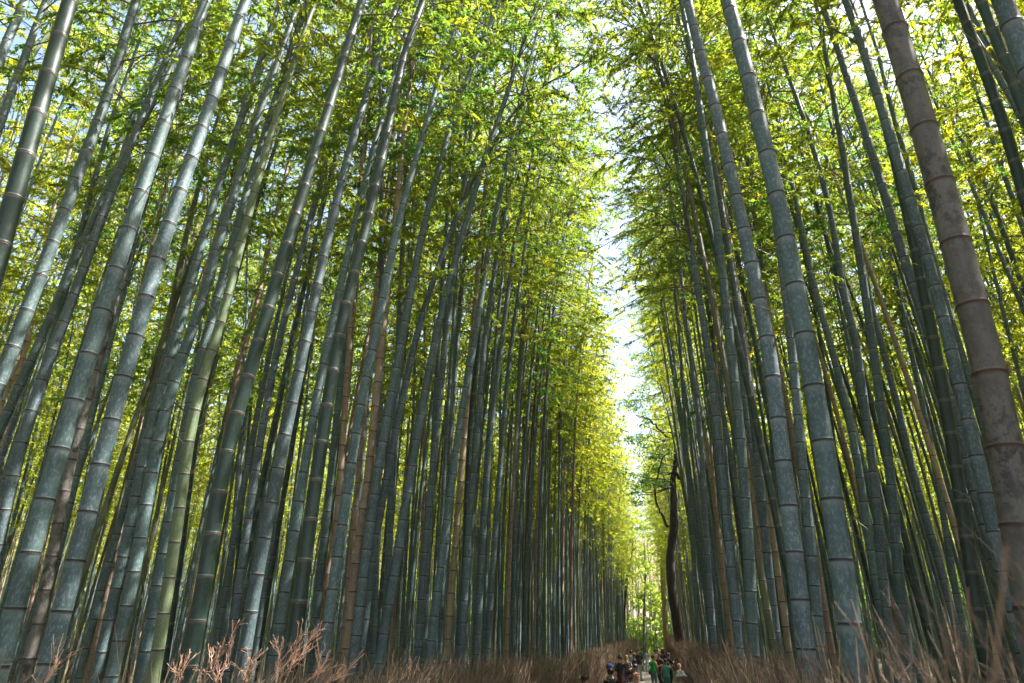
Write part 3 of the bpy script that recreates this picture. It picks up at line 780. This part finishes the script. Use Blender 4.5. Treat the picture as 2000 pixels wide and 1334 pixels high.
# ------------------------------------------------------------------ brushwood fences
def fence(name, lab, xf, y0, y1, hf, lean, n, seed, mat='twig'):
    rr = np.random.default_rng(seed)
    ym = (y0 + y1) / 2; loc = np.array([float(xf(y0)), y0, 0])
    o = empty(name, loc, label=lab, category='fence')
    G = Geo(); ys = np.linspace(y0, y1, 220)
    cs = np.stack([xf(ys), ys], 1)
    prof = [(-.20, 0), (-.22, .5), (-.16, .8), (-.05, .93), (.05, .93), (.16, .8), (.22, .5), (.20, 0)]
    V = []
    for i, y in enumerate(ys):
        h = float(hf(y)) * .62 * (1 + .04 * math.sin(y * 5.1) + .03 * math.sin(y * 11.7))
        for (a, b) in prof:
            V.append([cs[i, 0] + a * (1 + .1 * math.sin(y * 7 + b * 3)), y, max(b * h, -.02)])
    k = len(prof); F = [[i * k + j, i * k + j + 1, (i + 1) * k + j + 1, (i + 1) * k + j] for i in range(len(ys) - 1) for j in range(k - 1)]
    G.add(np.array(V) - loc, F)
    link('brush_core', G.build('brush_core', M['core']), o)
    # twigs: denser near the camera
    u = rr.uniform(0, 1, n); y = y0 + (y1 - y0) * u ** 1.35
    h = np.array([float(hf(v)) for v in y])
    x = xf(y) + rr.normal(0, .13, n); z0 = h * rr.uniform(.12, .85, n)
    L = rr.uniform(.35, .95, n) * np.where(rr.uniform(0, 1, n) < .12, 1.25, 1)
    d = np.stack([rr.normal(lean[0], .17, n), rr.normal(lean[1], .35, n), rr.uniform(.8, 1.2, n)], 1); d = unit(d)
    L = np.minimum(L, (h * 1.06 - z0 + rr.exponential(.11, n)) / d[:, 2])
    t = np.array([0, .33, .66, 1.0]); curl = rr.normal(0, .12, (n, 3)) * np.array([1, 1, .3])
    P = np.stack([x, y, z0], 1)[:, None] + d[:, None] * (t[None, :, None] * L[:, None, None]) + curl[:, None] * (t ** 2)[None, :, None] * L[:, None, None]
    rad = np.outer(rr.uniform(.0022, .0048, n) * (1 + y / 40), 1 - .65 * t)
    G = Geo(); tubes(G, P - loc, rad, 3, tint=rr.uniform(0, 1, (n, 1)))
    # side twiglets
    m = n; idx = rr.integers(0, n, m); s = rr.uniform(.4, .95, m)
    b = P[idx, 0] + (P[idx, 3] - P[idx, 0]) * s[:, None] + curl[idx] * (s ** 2 - s)[:, None] * L[idx][:, None]
    dd = unit(d[idx] + rr.normal(0, .5, (m, 3))); l2 = rr.uniform(.06, .2, m)
    t2 = np.array([0, .5, 1]); P2 = b[:, None] + dd[:, None] * (t2[None, :, None] * l2[:, None, None])
    tubes(G, P2 - loc, np.outer(rr.uniform(.0015, .003, m) * (1 + y[idx] / 40), 1 - .5 * t2), 3, tint=rr.uniform(.2, 1, (m, 1)))
    link('brushwood', G.build('brushwood', M[mat]), o)
    return o, loc
lf, lf_loc = fence('brushwood_fence', 'reddish brown brushwood fence along the left side of the path', lambda y: left_edge(y) + .0 * np.asarray(y), 1.2, 80,
      lambda y: float(np.interp(y, [0, 4, 10, 20, 40, 80], [2.12, 2.15, 2.1, 1.85, 1.9, 2.05])), (.10, .3), 46000, 21)
rf, rf_loc = fence('brushwood_fence', 'greyish brown brushwood fence with long dry stems right of the path', lambda y: right_edge(y) + .0 * np.asarray(y), .9, 80,
      lambda y: float(np.interp(y, [0, 2, 5, 12, 40, 80], [2.30, 2.28, 2.22, 2.1, 2.1, 2.45])), (-.03, -.1), 42000, 22)

def spray(parent, loc, base, tip, rr, r=.005, nb=14, mat='twig_sunlit', bl=.16):
    """one dry branching stem with knobbly side shoots"""
    G = Geo(); base = np.array(base); tip = np.array(tip); Lm = np.linalg.norm(tip - base)
    t = np.linspace(0, 1, 9)
    p = base + (tip - base) * t[:, None]; p[:, 2] += .18 * Lm * np.sin(t * math.pi) * .5
    p += rr.normal(0, .012, p.shape)
    rad = r * (1 - .6 * t) * (1 + .25 * (np.arange(9) % 2))
    tubes(G, (p - loc)[None], rad[None], 6, tint=[[.8]])
    dr = unit(tip - base)
    for i in range(nb):
        s = rr.uniform(.3, 1); b = np.array([np.interp(s, t, p[:, j]) for j in range(3)])
        d = unit(dr + rr.normal(0, .34, 3)); l = rr.uniform(.4, 1.5) * bl
        q = b + d * np.linspace(0, l, 5)[:, None] + rr.normal(0, .006, (5, 3))
        tubes(G, (q - loc)[None], (r * .6 * np.array([1, .8, 1.1, .7, .9]))[None], 5, tint=[[rr.uniform(.5, 1)]], cap=True)
        for j in range(2):
            s2 = rr.uniform(.3, .9); b2 = b + d * l * s2; d2 = unit(d + rr.normal(0, .35, 3)); l2 = l * rr.uniform(.2, .45)
            tubes(G, (b2 + d2 * np.linspace(0, l2, 3)[:, None] - loc)[None], (r * .5 * np.array([1, .8, .8]))[None], 4, tint=[[rr.uniform(.5, 1)]])
    return link('dry_stem', G.build('dry_stem', M[mat]), parent)
sr = np.random.default_rng(9)
# stems with sunlight put into their colour, above the left fence, bottom left of the picture
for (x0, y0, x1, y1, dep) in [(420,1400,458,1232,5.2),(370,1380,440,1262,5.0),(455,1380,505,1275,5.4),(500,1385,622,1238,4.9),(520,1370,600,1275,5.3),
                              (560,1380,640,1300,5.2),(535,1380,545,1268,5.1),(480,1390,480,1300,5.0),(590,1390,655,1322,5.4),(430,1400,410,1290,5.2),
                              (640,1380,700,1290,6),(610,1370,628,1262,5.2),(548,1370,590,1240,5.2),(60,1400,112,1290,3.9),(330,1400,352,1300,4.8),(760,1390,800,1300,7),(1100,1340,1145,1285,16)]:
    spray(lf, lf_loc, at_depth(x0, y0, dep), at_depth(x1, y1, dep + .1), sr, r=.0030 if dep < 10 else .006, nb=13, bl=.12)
# long thin dry stems near the camera, bottom right of the picture
for i in range(52):
    x0 = 1680 + 500 * sr.uniform(0, 1) ** .7; y0 = sr.uniform(1330, 1520)
    ln = sr.uniform(120, 400) * (.4 + .8 * (x0 - 1600) / 520)
    an = sr.normal(R(122), R(20))
    x1 = x0 + ln * math.cos(an); y1 = y0 - ln * math.sin(an)
    dep = sr.uniform(1.0, 2.1)
    G = Geo(); a = at_depth(x0, y0, dep); b = at_depth(x1, y1, dep * sr.uniform(.95, 1.25)); t = np.linspace(0, 1, 8)
    p = a + (b - a) * t[:, None]; p[:, 2] -= .10 * t ** 2 * np.linalg.norm(b - a) * sr.uniform(-.5, 2.2)
    tubes(G, (p - rf_loc)[None], (.0014 * (1 - .65 * t))[None], 5, tint=[[sr.uniform(.2, 1)]])
    for j in range(3):
        s = sr.uniform(.3, .9); c = a + (b - a) * s; c[2] -= .10 * s * s * np.linalg.norm(b - a)
        d = unit((b - a)[None] + sr.normal(0, .3, 3) * np.linalg.norm(b - a))[0]
        tubes(G, (c + d * np.linspace(0, sr.uniform(.05, .16), 4)[:, None] - rf_loc)[None], (.0010 * np.array([1, .8, .6, .4]))[None], 4, tint=[[sr.uniform(.2, 1)]])
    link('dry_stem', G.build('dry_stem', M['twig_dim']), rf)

# ------------------------------------------------------------------ people on the path
def cloth(name, c, c2=None, scale=9):
    key = 'cloth_' + name
    if key not in M:
        c2 = c2 or tuple(x * .8 for x in c)
        M[key] = plain(key, c, c2, scale, .85, .1, lo=.42 if c2 else .35, hi=.58)
    return M[key]
M['skin_light'] = plain('skin_light', (.55, .34, .26), (.50, .29, .22), 6, .5, 0)
M['skin_tan'] = plain('skin_tan', (.36, .20, .14), (.31, .17, .115), 6, .5, 0)
M['eye'] = plain('eye', (.02, .015, .012), (.03, .02, .015), 6, .2, 0)
M['lip'] = plain('lip', (.36, .13, .11), (.32, .11, .10), 6, .5, 0)
HAIR = {'black': (.012, .010, .010), 'brown': (.06, .03, .018), 'blonde': (.36, .22, .10), 'grey': (.3, .28, .26)}
for k_, c_ in HAIR.items():
    M['hair_' + k_] = plain('hair_' + k_, c_, tuple(x * 1.7 for x in c_), 30, .45, .2, stretch=(1, 1, .15))

ARM = {'down': ((.235, -.02, 1.17), (.25, .06, .93)), 'bent': ((.24, -.03, 1.17), (.17, .22, 1.12)), 'phone': ((.23, .12, 1.22), (.10, .30, 1.44)),
       'up': ((.27, .08, 1.30), (.12, .16, 1.56)), 'point': ((.43, .12, 1.40), (.68, .20, 1.38)), 'hip': ((.33, -.08, 1.18), (.20, .05, 1.02)), 'back': ((.24, -.10, 1.18), (.24, -.10, .94))}

def person(px, ytop, Hp, face, top, bottom, hair, label, arms=('down', 'down'), stride=.0, skin='skin_light', sleeves='short',
           bottom_kind='trousers', hair_len='short', hat=None, shoe=(.03, .03, .03), slim=1.0):
    P = at_z(px, ytop, Hp)
    o = empty('person', (P[0], P[1], .004), label=label, category='person', group='visitors walking on the path')
    o.rotation_euler = (0, 0, face); sc = Hp / 1.78; o.scale = (sc, sc, sc)
    V, E, RR = [], [], []
    def v(p, r, par=None):
        V.append(p); RR.append(r if isinstance(r, tuple) else (r, r))
        if par is not None: E.append((par, len(V) - 1))
        return len(V) - 1
    w = slim
    pel = v((0, 0, .95), (.145 * w, .105)); bel = v((0, 0, 1.12), (.125 * w, .095), pel); che = v((0, 0, 1.32), (.155 * w, .105), bel)
    nb = v((0, -.01, 1.455), (.075, .06), che); nk = v((0, 0, 1.53), .052, nb); hd0 = v((0, .015, 1.60), (.068, .075), nk); hd1 = v((0, .012, 1.68), (.078, .092), hd0); v((0, 0, 1.735), (.05, .06), hd1)
    J = {}
    for sgn, ap, ph in ((-1, arms[0], 1), (1, arms[1], -1)):
        e, wr_ = ARM[ap]; sh = (sgn * .175 * w, 0, 1.425); e = (sgn * e[0], e[1], e[2]); wr2 = (sgn * wr_[0], wr_[1], wr_[2])
        a = v(sh, .052, che); b = v(e, .038, a); c = v(wr2, (.026, .02), b)
        dd = unit(np.array(wr2) - np.array(e)); side = unit(np.cross(dd, np.array([sgn * .3, 1, .2])))
        palm = np.array(wr2) + dd * .06; c2 = v(tuple(palm), (.036, .017), c)
        for f_i, (off, ln) in enumerate(((-.028, .062), (-.010, .078), (.010, .074), (.027, .058))):
            k1 = palm + dd * .025 + side * off; k2 = k1 + dd * ln * .55 + np.array([0, .006, -.004]); k3 = k2 + unit(dd + np.array([-sgn * .35, .25, -.1])) * ln * .5
            q = v(tuple(k1), .010, c2); q = v(tuple(k2), .0085, q); v(tuple(k3), .007, q)
        th1 = np.array(wr2) + dd * .03 - side * .035; q = v(tuple(th1), .012, c); v(tuple(th1 + (dd - side * .6) * .035), .009, q)
        st = stride * ph; lift = .0
        hip = (sgn * .088 * w, 0, .88); kn = (sgn * .095 * w, st * .45 + .02, .49); an = (sgn * .09, st - .02, .085 if st >= 0 else .13)
        if st < 0: kn = (sgn * .095 * w, st * .35 + .04, .50)
        a2 = v(hip, (.088 * w, .09), pel); b2 = v(kn, .056, a2); c3 = v(an, .036, b2); v((an[0] * 1.1, an[1] + .13, an[2] - .055), (.036, .022), c3)
        J[sgn] = (sh, e, wr2, hip, kn, an)
    me = bpy.data.meshes.new('tmp'); me.from_pydata(V, E, []); tmp = bpy.data.objects.new('tmp', me); COL.objects.link(tmp)
    md = tmp.modifiers.new('skin', 'SKIN'); me.skin_vertices[0].data[0].use_root = True
    for i_, r_ in enumerate(RR): me.skin_vertices[0].data[i_].radius = r_
    sb = tmp.modifiers.new('sub', 'SUBSURF'); sb.levels = 1; sb.render_levels = 1
    bpy.context.view_layer.update()
    dg = bpy.context.evaluated_depsgraph_get(); em = bpy.data.meshes.new_from_object(tmp.evaluated_get(dg))
    co = np.array([x.co[:] for x in em.vertices]); fc = [list(p.vertices) if len(p.vertices) == 4 else list(p.vertices)[:3] + [p.vertices[2]] for p in em.polygons]
    bpy.data.objects.remove(tmp); bpy.data.meshes.remove(em)
    G = Geo(); G.add(co, fc)
    ellipsoid(G, (0, .105, 1.625), (.012, .020, .022), 6, 5); ellipsoid(G, (0, .098, 1.585), (.024, .010, .008), 6, 4, mat=2)
    for sg in (-1, 1):
        ellipsoid(G, (sg * .03, .092, 1.655), (.011, .009, .007), 6, 4, mat=1); ellipsoid(G, (sg * .082, .0, 1.64), (.010, .018, .03), 6, 5)
    link('body', G.build('body', [M[skin], M['eye'], M['lip']]), o)
    # upper garment
    topc = top
    G = Geo()
    zs = [.90 if bottom_kind != 'dress' else .95, 1.0, 1.12, 1.25, 1.36, 1.43, 1.475]; rx_ = [.168, .162, .15, .168, .185, .165, .085]; ry_ = [.125, .12, .112, .125, .125, .10, .075]
    rings(G, [[0, 0, z] for z in zs], np.array(rx_) * w, ry_, 16)
    if sleeves != 'none':
        for sg in (-1, 1):
            sh, e, wr2 = [np.array(q) for q in J[sg][:3]]
            pts = [sh + np.array([-sg * .03, 0, .005]), sh * .5 + e * .5, sh * .15 + e * .85] if sleeves == 'short' else [sh + np.array([-sg * .03, 0, .005]), sh * .5 + e * .5, e, e * .5 + wr2 * .5, wr2]
            rad = [.068, .064, .058] if sleeves == 'short' else [.068, .062, .055, .046, .038]
            tubes(G, [pts], [rad], 10, cap=True)
    link('shirt' if bottom_kind != 'dress' else 'bodice', G.build('shirt', M[topc] if topc in M else topc), o)
    G = Geo()
    if bottom_kind in ('trousers', 'shorts'):
        rings(G, [[0, 0, z] for z in (.80, .88, .96, 1.02)], np.array([.15, .17, .162, .145]) * w, [.11, .128, .12, .11], 14)
        for sg in (-1, 1):
            hip, kn, an = [np.array(q) for q in J[sg][3:]]
            pts = [hip + [0, 0, -.0], hip * .55 + kn * .45, kn, kn * .5 + an * .5, an + [0, 0, .015]] if bottom_kind == 'trousers' else [hip, hip * .6 + kn * .4, hip * .35 + kn * .65]
            rad = [.105 * w, .092, .073, .062, .055] if bottom_kind == 'trousers' else [.108 * w, .104, .10]
            tubes(G, [pts], [rad], 12, cap=True)
        link(bottom_kind, G.build(bottom_kind, bottom), o)
    else:
        zl = .18 if bottom_kind == 'dress' else .35
        if bottom_kind == 'skirt_short': zl = .55
        z5 = np.linspace(1.03, zl, 8); fr_ = np.linspace(0, 1, 8)
        rings(G, [[.012 * math.sin(5 * f_), stride * .4 * f_, z] for z, f_ in zip(z5, fr_)], (.135 + .075 * fr_ ** .8) * w, .115 + .10 * fr_, 18)
        link('skirt', G.build('skirt', bottom), o)
    for sg in (-1, 1):
        an = J[sg][5]
        G = Geo(); ellipsoid(G, (an[0] * 1.08, an[1] + .055, max(an[2] - .045, .04)), (.048, .135, .042), 10, 6)
        link('shoe', G.build('shoe', cloth('shoe%d' % int(shoe[0] * 100), shoe)), o)
    # hair
    if hair_len != 'bald':
        G = Geo()
        zs = np.array([1.615, 1.65, 1.69, 1.73, 1.765, 1.78]); f_ = np.array([.086, .093, .094, .083, .055, .02])
        rings(G, [[0, -.022 + .012 * i_ / 5, z] for i_, z in enumerate(zs)], f_, f_ * 1.06 + np.array([-.02, -.01, .006, .012, .01, .0]), 14)
        if hair_len == 'long':
            rings(G, [[0, -.035, z] for z in (1.70, 1.62, 1.52, 1.42, 1.33, 1.27)], [.088, .100, .105, .095, .075, .03], [.075, .066, .055, .05, .04, .02], 14)
        if hair_len == 'bun':
            ellipsoid(G, (0, -.10, 1.72), (.045, .045, .045), 10, 7)
        if hair_len == 'curly':
            rq = np.random.default_rng(3)
            for _ in range(26):
                a_ = rq.uniform(0, 6.28); z_ = rq.uniform(1.62, 1.77); r0 = .09 if z_ < 1.72 else .06
                ellipsoid(G, (r0 * math.cos(a_), -.02 + r0 * math.sin(a_) * (.9 if math.sin(a_) < 0 else .6), z_), (.026, .026, .026), 7, 5)
        link('hair', G.build('hair', M['hair_' + hair]), o)
    if hat:
        kind, hm = hat; G = Geo()
        if kind == 'cap':
            rings(G, [[0, 0, z] for z in (1.685, 1.71, 1.75, 1.785, 1.80)], [.10, .10, .09, .06, .02], [.112, .112, .10, .065, .02], 16)
            rings(G, [[0, .12, 1.69], [0, .125, 1.70]], [.07, .07], [.085, .085], 12)
        elif kind == 'bucket':
            rings(G, [[0, 0, z] for z in (1.635, 1.64, 1.70, 1.705, 1.78, 1.80)], [.185, .188, .118, .108, .088, .05], [.195, .198, .128, .118, .098, .055], 20)
        elif kind == 'hood':
            rings(G, [[0, -.015, z] for z in (1.50, 1.56, 1.64, 1.71, 1.77, 1.80)], [.11, .108, .11, .105, .07, .02], [.10, .105, .11, .11, .075, .02], 16)
        link('hat' if kind != 'hood' else 'hood', G.build('hat', hm), o)
    return o

def carry(name, label, cat, owner, build, mats):
    G = Geo(); build(G)
    ob = link(name, G.build(name, mats), label=label, category=cat)
    ob.location = owner.location; ob.rotation_euler = owner.rotation_euler; ob.scale = owner.scale
    return ob
def backpack(G):
    rings(G, [[0, -.20, z] for z in (1.00, 1.03, 1.15, 1.30, 1.42, 1.45)], [.11, .14, .15, .145, .12, .06], [.05, .085, .095, .085, .06, .03], 16)
    rings(G, [[0, -.285, z] for z in (1.04, 1.06, 1.17, 1.19)], [.09, .11, .11, .08], [.02, .035, .035, .02], 12)
    for sg in (-1, 1):
        tubes(G, [[(sg * .10, -.15, 1.42), (sg * .115, -.03, 1.50), (sg * .12, .10, 1.42), (sg * .13, .13, 1.25), (sg * .16, .02, 1.10), (sg * .12, -.16, 1.06)]], [[.018] * 6], 6)
def tote(G):
    rings(G, [[-.30, .04, z] for z in (.50, .52, .70, .86)], [.05, .06, .065, .05], [.16, .18, .185, .18], 14)
    for yy in (-.06, .14):
        tubes(G, [[(-.30, yy, .84), (-.29, yy * .5 + .02, 1.02)]], [[.008, .008]], 5)
    tubes(G, [[(-.29, -.01, 1.02), (-.29, .09, 1.02)]], [[.008, .008]], 5)
def crossbag(sg):
    def f(G):
        rings(G, [[sg * .21, -.02, z] for z in (.78, .80, .93, .96)], [.03, .045, .045, .03], [.09, .11, .11, .10], 12)
        tubes(G, [[(sg * .21, -.04, .95), (sg * .14, -.15, 1.15), (0, -.155, 1.33), (-sg * .12, -.10, 1.47), (-sg * .13, .03, 1.49), (-sg * .06, .15, 1.34), (sg * .12, .14, 1.10), (sg * .21, .04, .95)]], [[.010] * 8], 6)
    return f
def phone(z, y, x=0):
    def f(G):
        G2 = [[x - .04, y, z], [x + .04, y, z], [x + .04, y, z + .15], [x - .04, y, z + .15]]
        b = np.array(G2 + [[q[0], q[1] + .012, q[2]] for q in G2])
        G.add(b, [[0, 1, 2, 3], [7, 6, 5, 4], [0, 4, 5, 1], [1, 5, 6, 2], [2, 6, 7, 3], [3, 7, 4, 0]])
    return f

AWAY, TOWARD, LEFT, RIGHT = 0.0, math.pi, math.pi / 2, -math.pi / 2
C = cloth
p_white = person(1229, 1308, 1.76, TOWARD + .75, C('pale_blue', (.55, .62, .78)), C('navy', (.03, .04, .09)), 'black', 'bearded man in pale blue-white shirt, head turned left, at the lower frame edge', ('down', 'bent'), .1, 'skin_tan')
G = Geo(); rings(G, [[0, .055, z] for z in (1.545, 1.565, 1.59)], [.04, .062, .06], [.03, .052, .042], 10); link('beard', G.build('beard', M['hair_black']), p_white)
carry('shoulder_bag', 'dark bag with strap across the pale blue shirt', 'bag', p_white, crossbag(-1), C('black', (.012, .012, .014)))
person(1143, 1319, 1.68, RIGHT - .5, C('dusty_black', (.04, .035, .045)), C('navy', (.03, .04, .09)), 'black', 'person with dark hair showing only the head beside the left fence', hair_len='bun')
p_bk = person(1192, 1304, 1.74, AWAY + .2, C('black', (.012, .012, .014)), C('dark_grey', (.05, .05, .055)), 'black', 'person in black jacket seen from behind near the left fence', ('down', 'bent'), .1, sleeves='long')
carry('backpack', 'black backpack on the person by the left fence', 'backpack', p_bk, backpack, C('soft_black', (.02, .022, .028)))
person(1190, 1297, 1.72, RIGHT + .3, C('beige', (.38, .33, .26)), C('khaki', (.2, .16, .1)), 'brown', 'person in bright blue cap half hidden behind the black jacket', hat=('cap', C('blue_cap', (.03, .07, .35))))
person(1210, 1279, 1.80, AWAY - .2, C('charcoal', (.018, .018, .02)), C('maroon', (.07, .015, .015)), 'black', 'person in charcoal top and dark green cap with long maroon skirt', ('bent', 'phone'), 0, bottom_kind='skirt', hat=('cap', C('green_cap', (.02, .10, .06))), sleeves='long')
person(1223, 1279, 1.72, TOWARD, C('floral', (.30, .24, .2), (.05, .03, .07), 14), C('denim_skirt', (.12, .17, .25)), 'blonde', 'woman with long blonde hair in patterned top facing the camera', ('bent', 'bent'), 0, hair_len='long', bottom_kind='skirt')
person(1238, 1275, 1.80, LEFT + .4, C('purple_navy', (.035, .03, .16)), C('jeans', (.10, .16, .25)), 'brown', 'man in pink cap and navy purple shirt turned to the left', ('bent', 'down'), .1, 'skin_tan', hat=('cap', C('pink_cap', (.50, .2, .2))))
person(1232, 1270, 1.74, AWAY, C('aqua', (.28, .52, .55)), C('grey_tr', (.2, .2, .2)), 'black', 'person in aqua shirt behind the blonde woman', ('up', 'down'))
p_tote = person(1245, 1268, 1.80, TOWARD + .3, C('black', (.012, .012, .014)), C('pale_jeans', (.35, .40, .45)), 'black', 'tall man in black shirt and pale jeans carrying a cream tote', ('bent', 'down'), .12)
carry('tote_bag', 'cream tote bag hanging from the hand of the man in black shirt', 'bag', p_tote, tote, C('cream', (.55, .5, .42)))
person(1239, 1296, 1.70, LEFT + .5, C('orange_print', (.45, .13, .06), (.40, .36, .30), 16), C('khaki', (.2, .16, .1)), 'black', 'man in orange printed shirt stretching one arm out to the left', ('point', 'down'), 0, 'skin_tan')
person(1253, 1265.5, 1.68, AWAY, C('deep_teal', (.03, .18, .17)), C('dark_grey', (.05, .05, .055)), 'black', 'small far person in deep teal top behind the tall man')
person(1262, 1267, 1.70, TOWARD, C('powder_blue', (.34, .45, .58)), C('powder_blue', (.34, .45, .58)), 'brown', 'woman in long powder blue dress walking toward the camera', ('down', 'down'), .12, hair_len='long', bottom_kind='dress', sleeves='none', slim=.88, shoe=(.30, .2, .15))
p_gr = person(1274, 1279, 1.66, AWAY, C('bright_green', (.01, .36, .04)), C('jeans', (.10, .16, .25)), 'black', 'woman in bright green top and jeans walking away', ('down', 'down'), .10, 'skin_tan', hair_len='bun', sleeves='none')
carry('shoulder_bag', 'small black bag slung across the green top', 'bag', p_gr, crossbag(-1), C('black', (.012, .012, .014)))
person(1278, 1268, 1.72, AWAY + .2, C('light_pink', (.62, .38, .42)), C('grey_tr', (.2, .2, .2)), 'black', 'person in light pink shirt seen from behind', ('down', 'hip'))
person(1285, 1267, 1.74, TOWARD + .5, C('coral', (.6, .13, .12)), C('dark_grey', (.05, .05, .055)), 'black', 'person in coral shirt with raised hand', ('up', 'down'))
person(1287, 1275, 1.72, LEFT + .9, C('brown_shirt', (.06, .032, .025)), C('black', (.012, .012, .014)), 'black', 'man in dark brown shirt and black trousers standing on the path', ('bent', 'hip'), .06, 'skin_tan')
person(1293, 1268, 1.76, AWAY - .3, C('navy', (.03, .04, .09)), C('navy', (.03, .04, .09)), 'black', 'person with navy hood up, seen from behind', sleeves='long', hat=('hood', C('navy', (.03, .04, .09))))
p_te = person(1299, 1286, 1.64, AWAY - .15, C('teal', (.05, .34, .28)), C('dark_teal', (.025, .13, .13)), 'black', 'woman in sleeveless teal top and short teal skirt taking a picture', ('down', 'up'), .03, 'skin_tan', hair_len='bun', sleeves='none', bottom_kind='skirt_short')
p_ph = person(1305, 1274, 1.76, RIGHT + .5, C('dark_green', (.02, .045, .04)), C('black', (.012, .012, .014)), 'black', 'curly haired man in dark green shirt by the right fence', ('bent', 'phone'), .06, hair_len='curly', skin='skin_tan')
carry('backpack', 'black backpack worn by the curly haired man', 'backpack', p_ph, backpack, C('soft_black', (.02, .022, .028)))
person(1326, 1293, 1.66, AWAY + .6, C('sage', (.22, .26, .18)), C('khaki', (.2, .16, .1)), 'grey', 'bald person in sage green shirt close to the right fence', ('down', 'bent'), hair_len='bald')
person(1330, 1311, 1.66, LEFT + .9, C('white', (.6, .62, .68)), C('navy', (.03, .04, .09)), 'black', 'person in white bucket hat at the lower edge by the right fence', ('down', 'bent'), hat=('bucket', C('hat_white', (.62, .62, .66))))

# ------------------------------------------------------------------ faint haze volume, added for a bloom-like glow at the path end
G = Geo()
b = np.array([[-235, -125], [235, -125], [235, 265], [-235, 265]])
zt = 62
v8 = np.vstack([np.c_[b, np.full(4, -1.2)], np.c_[b, np.full(4, zt)]])
G.add(v8, [[3, 2, 1, 0], [4, 5, 6, 7], [0, 1, 5, 4], [1, 2, 6, 5], [2, 3, 7, 6], [3, 0, 4, 7]])
hm = bpy.data.materials.new('haze'); hm.use_nodes = True; hn = hm.node_tree
hn.nodes.remove(hn.nodes['Principled BSDF'])
pv = hn.nodes.new('ShaderNodeVolumePrincipled'); pv.inputs['Color'].default_value = (.95, .98, 1.0, 1); pv.inputs['Density'].default_value = .0003
pv.inputs['Anisotropy'].default_value = .3
hn.links.new(pv.outputs[0], hn.nodes['Material Output'].inputs['Volume'])
link('haze', G.build('haze', hm, smooth=False), kind='stuff')
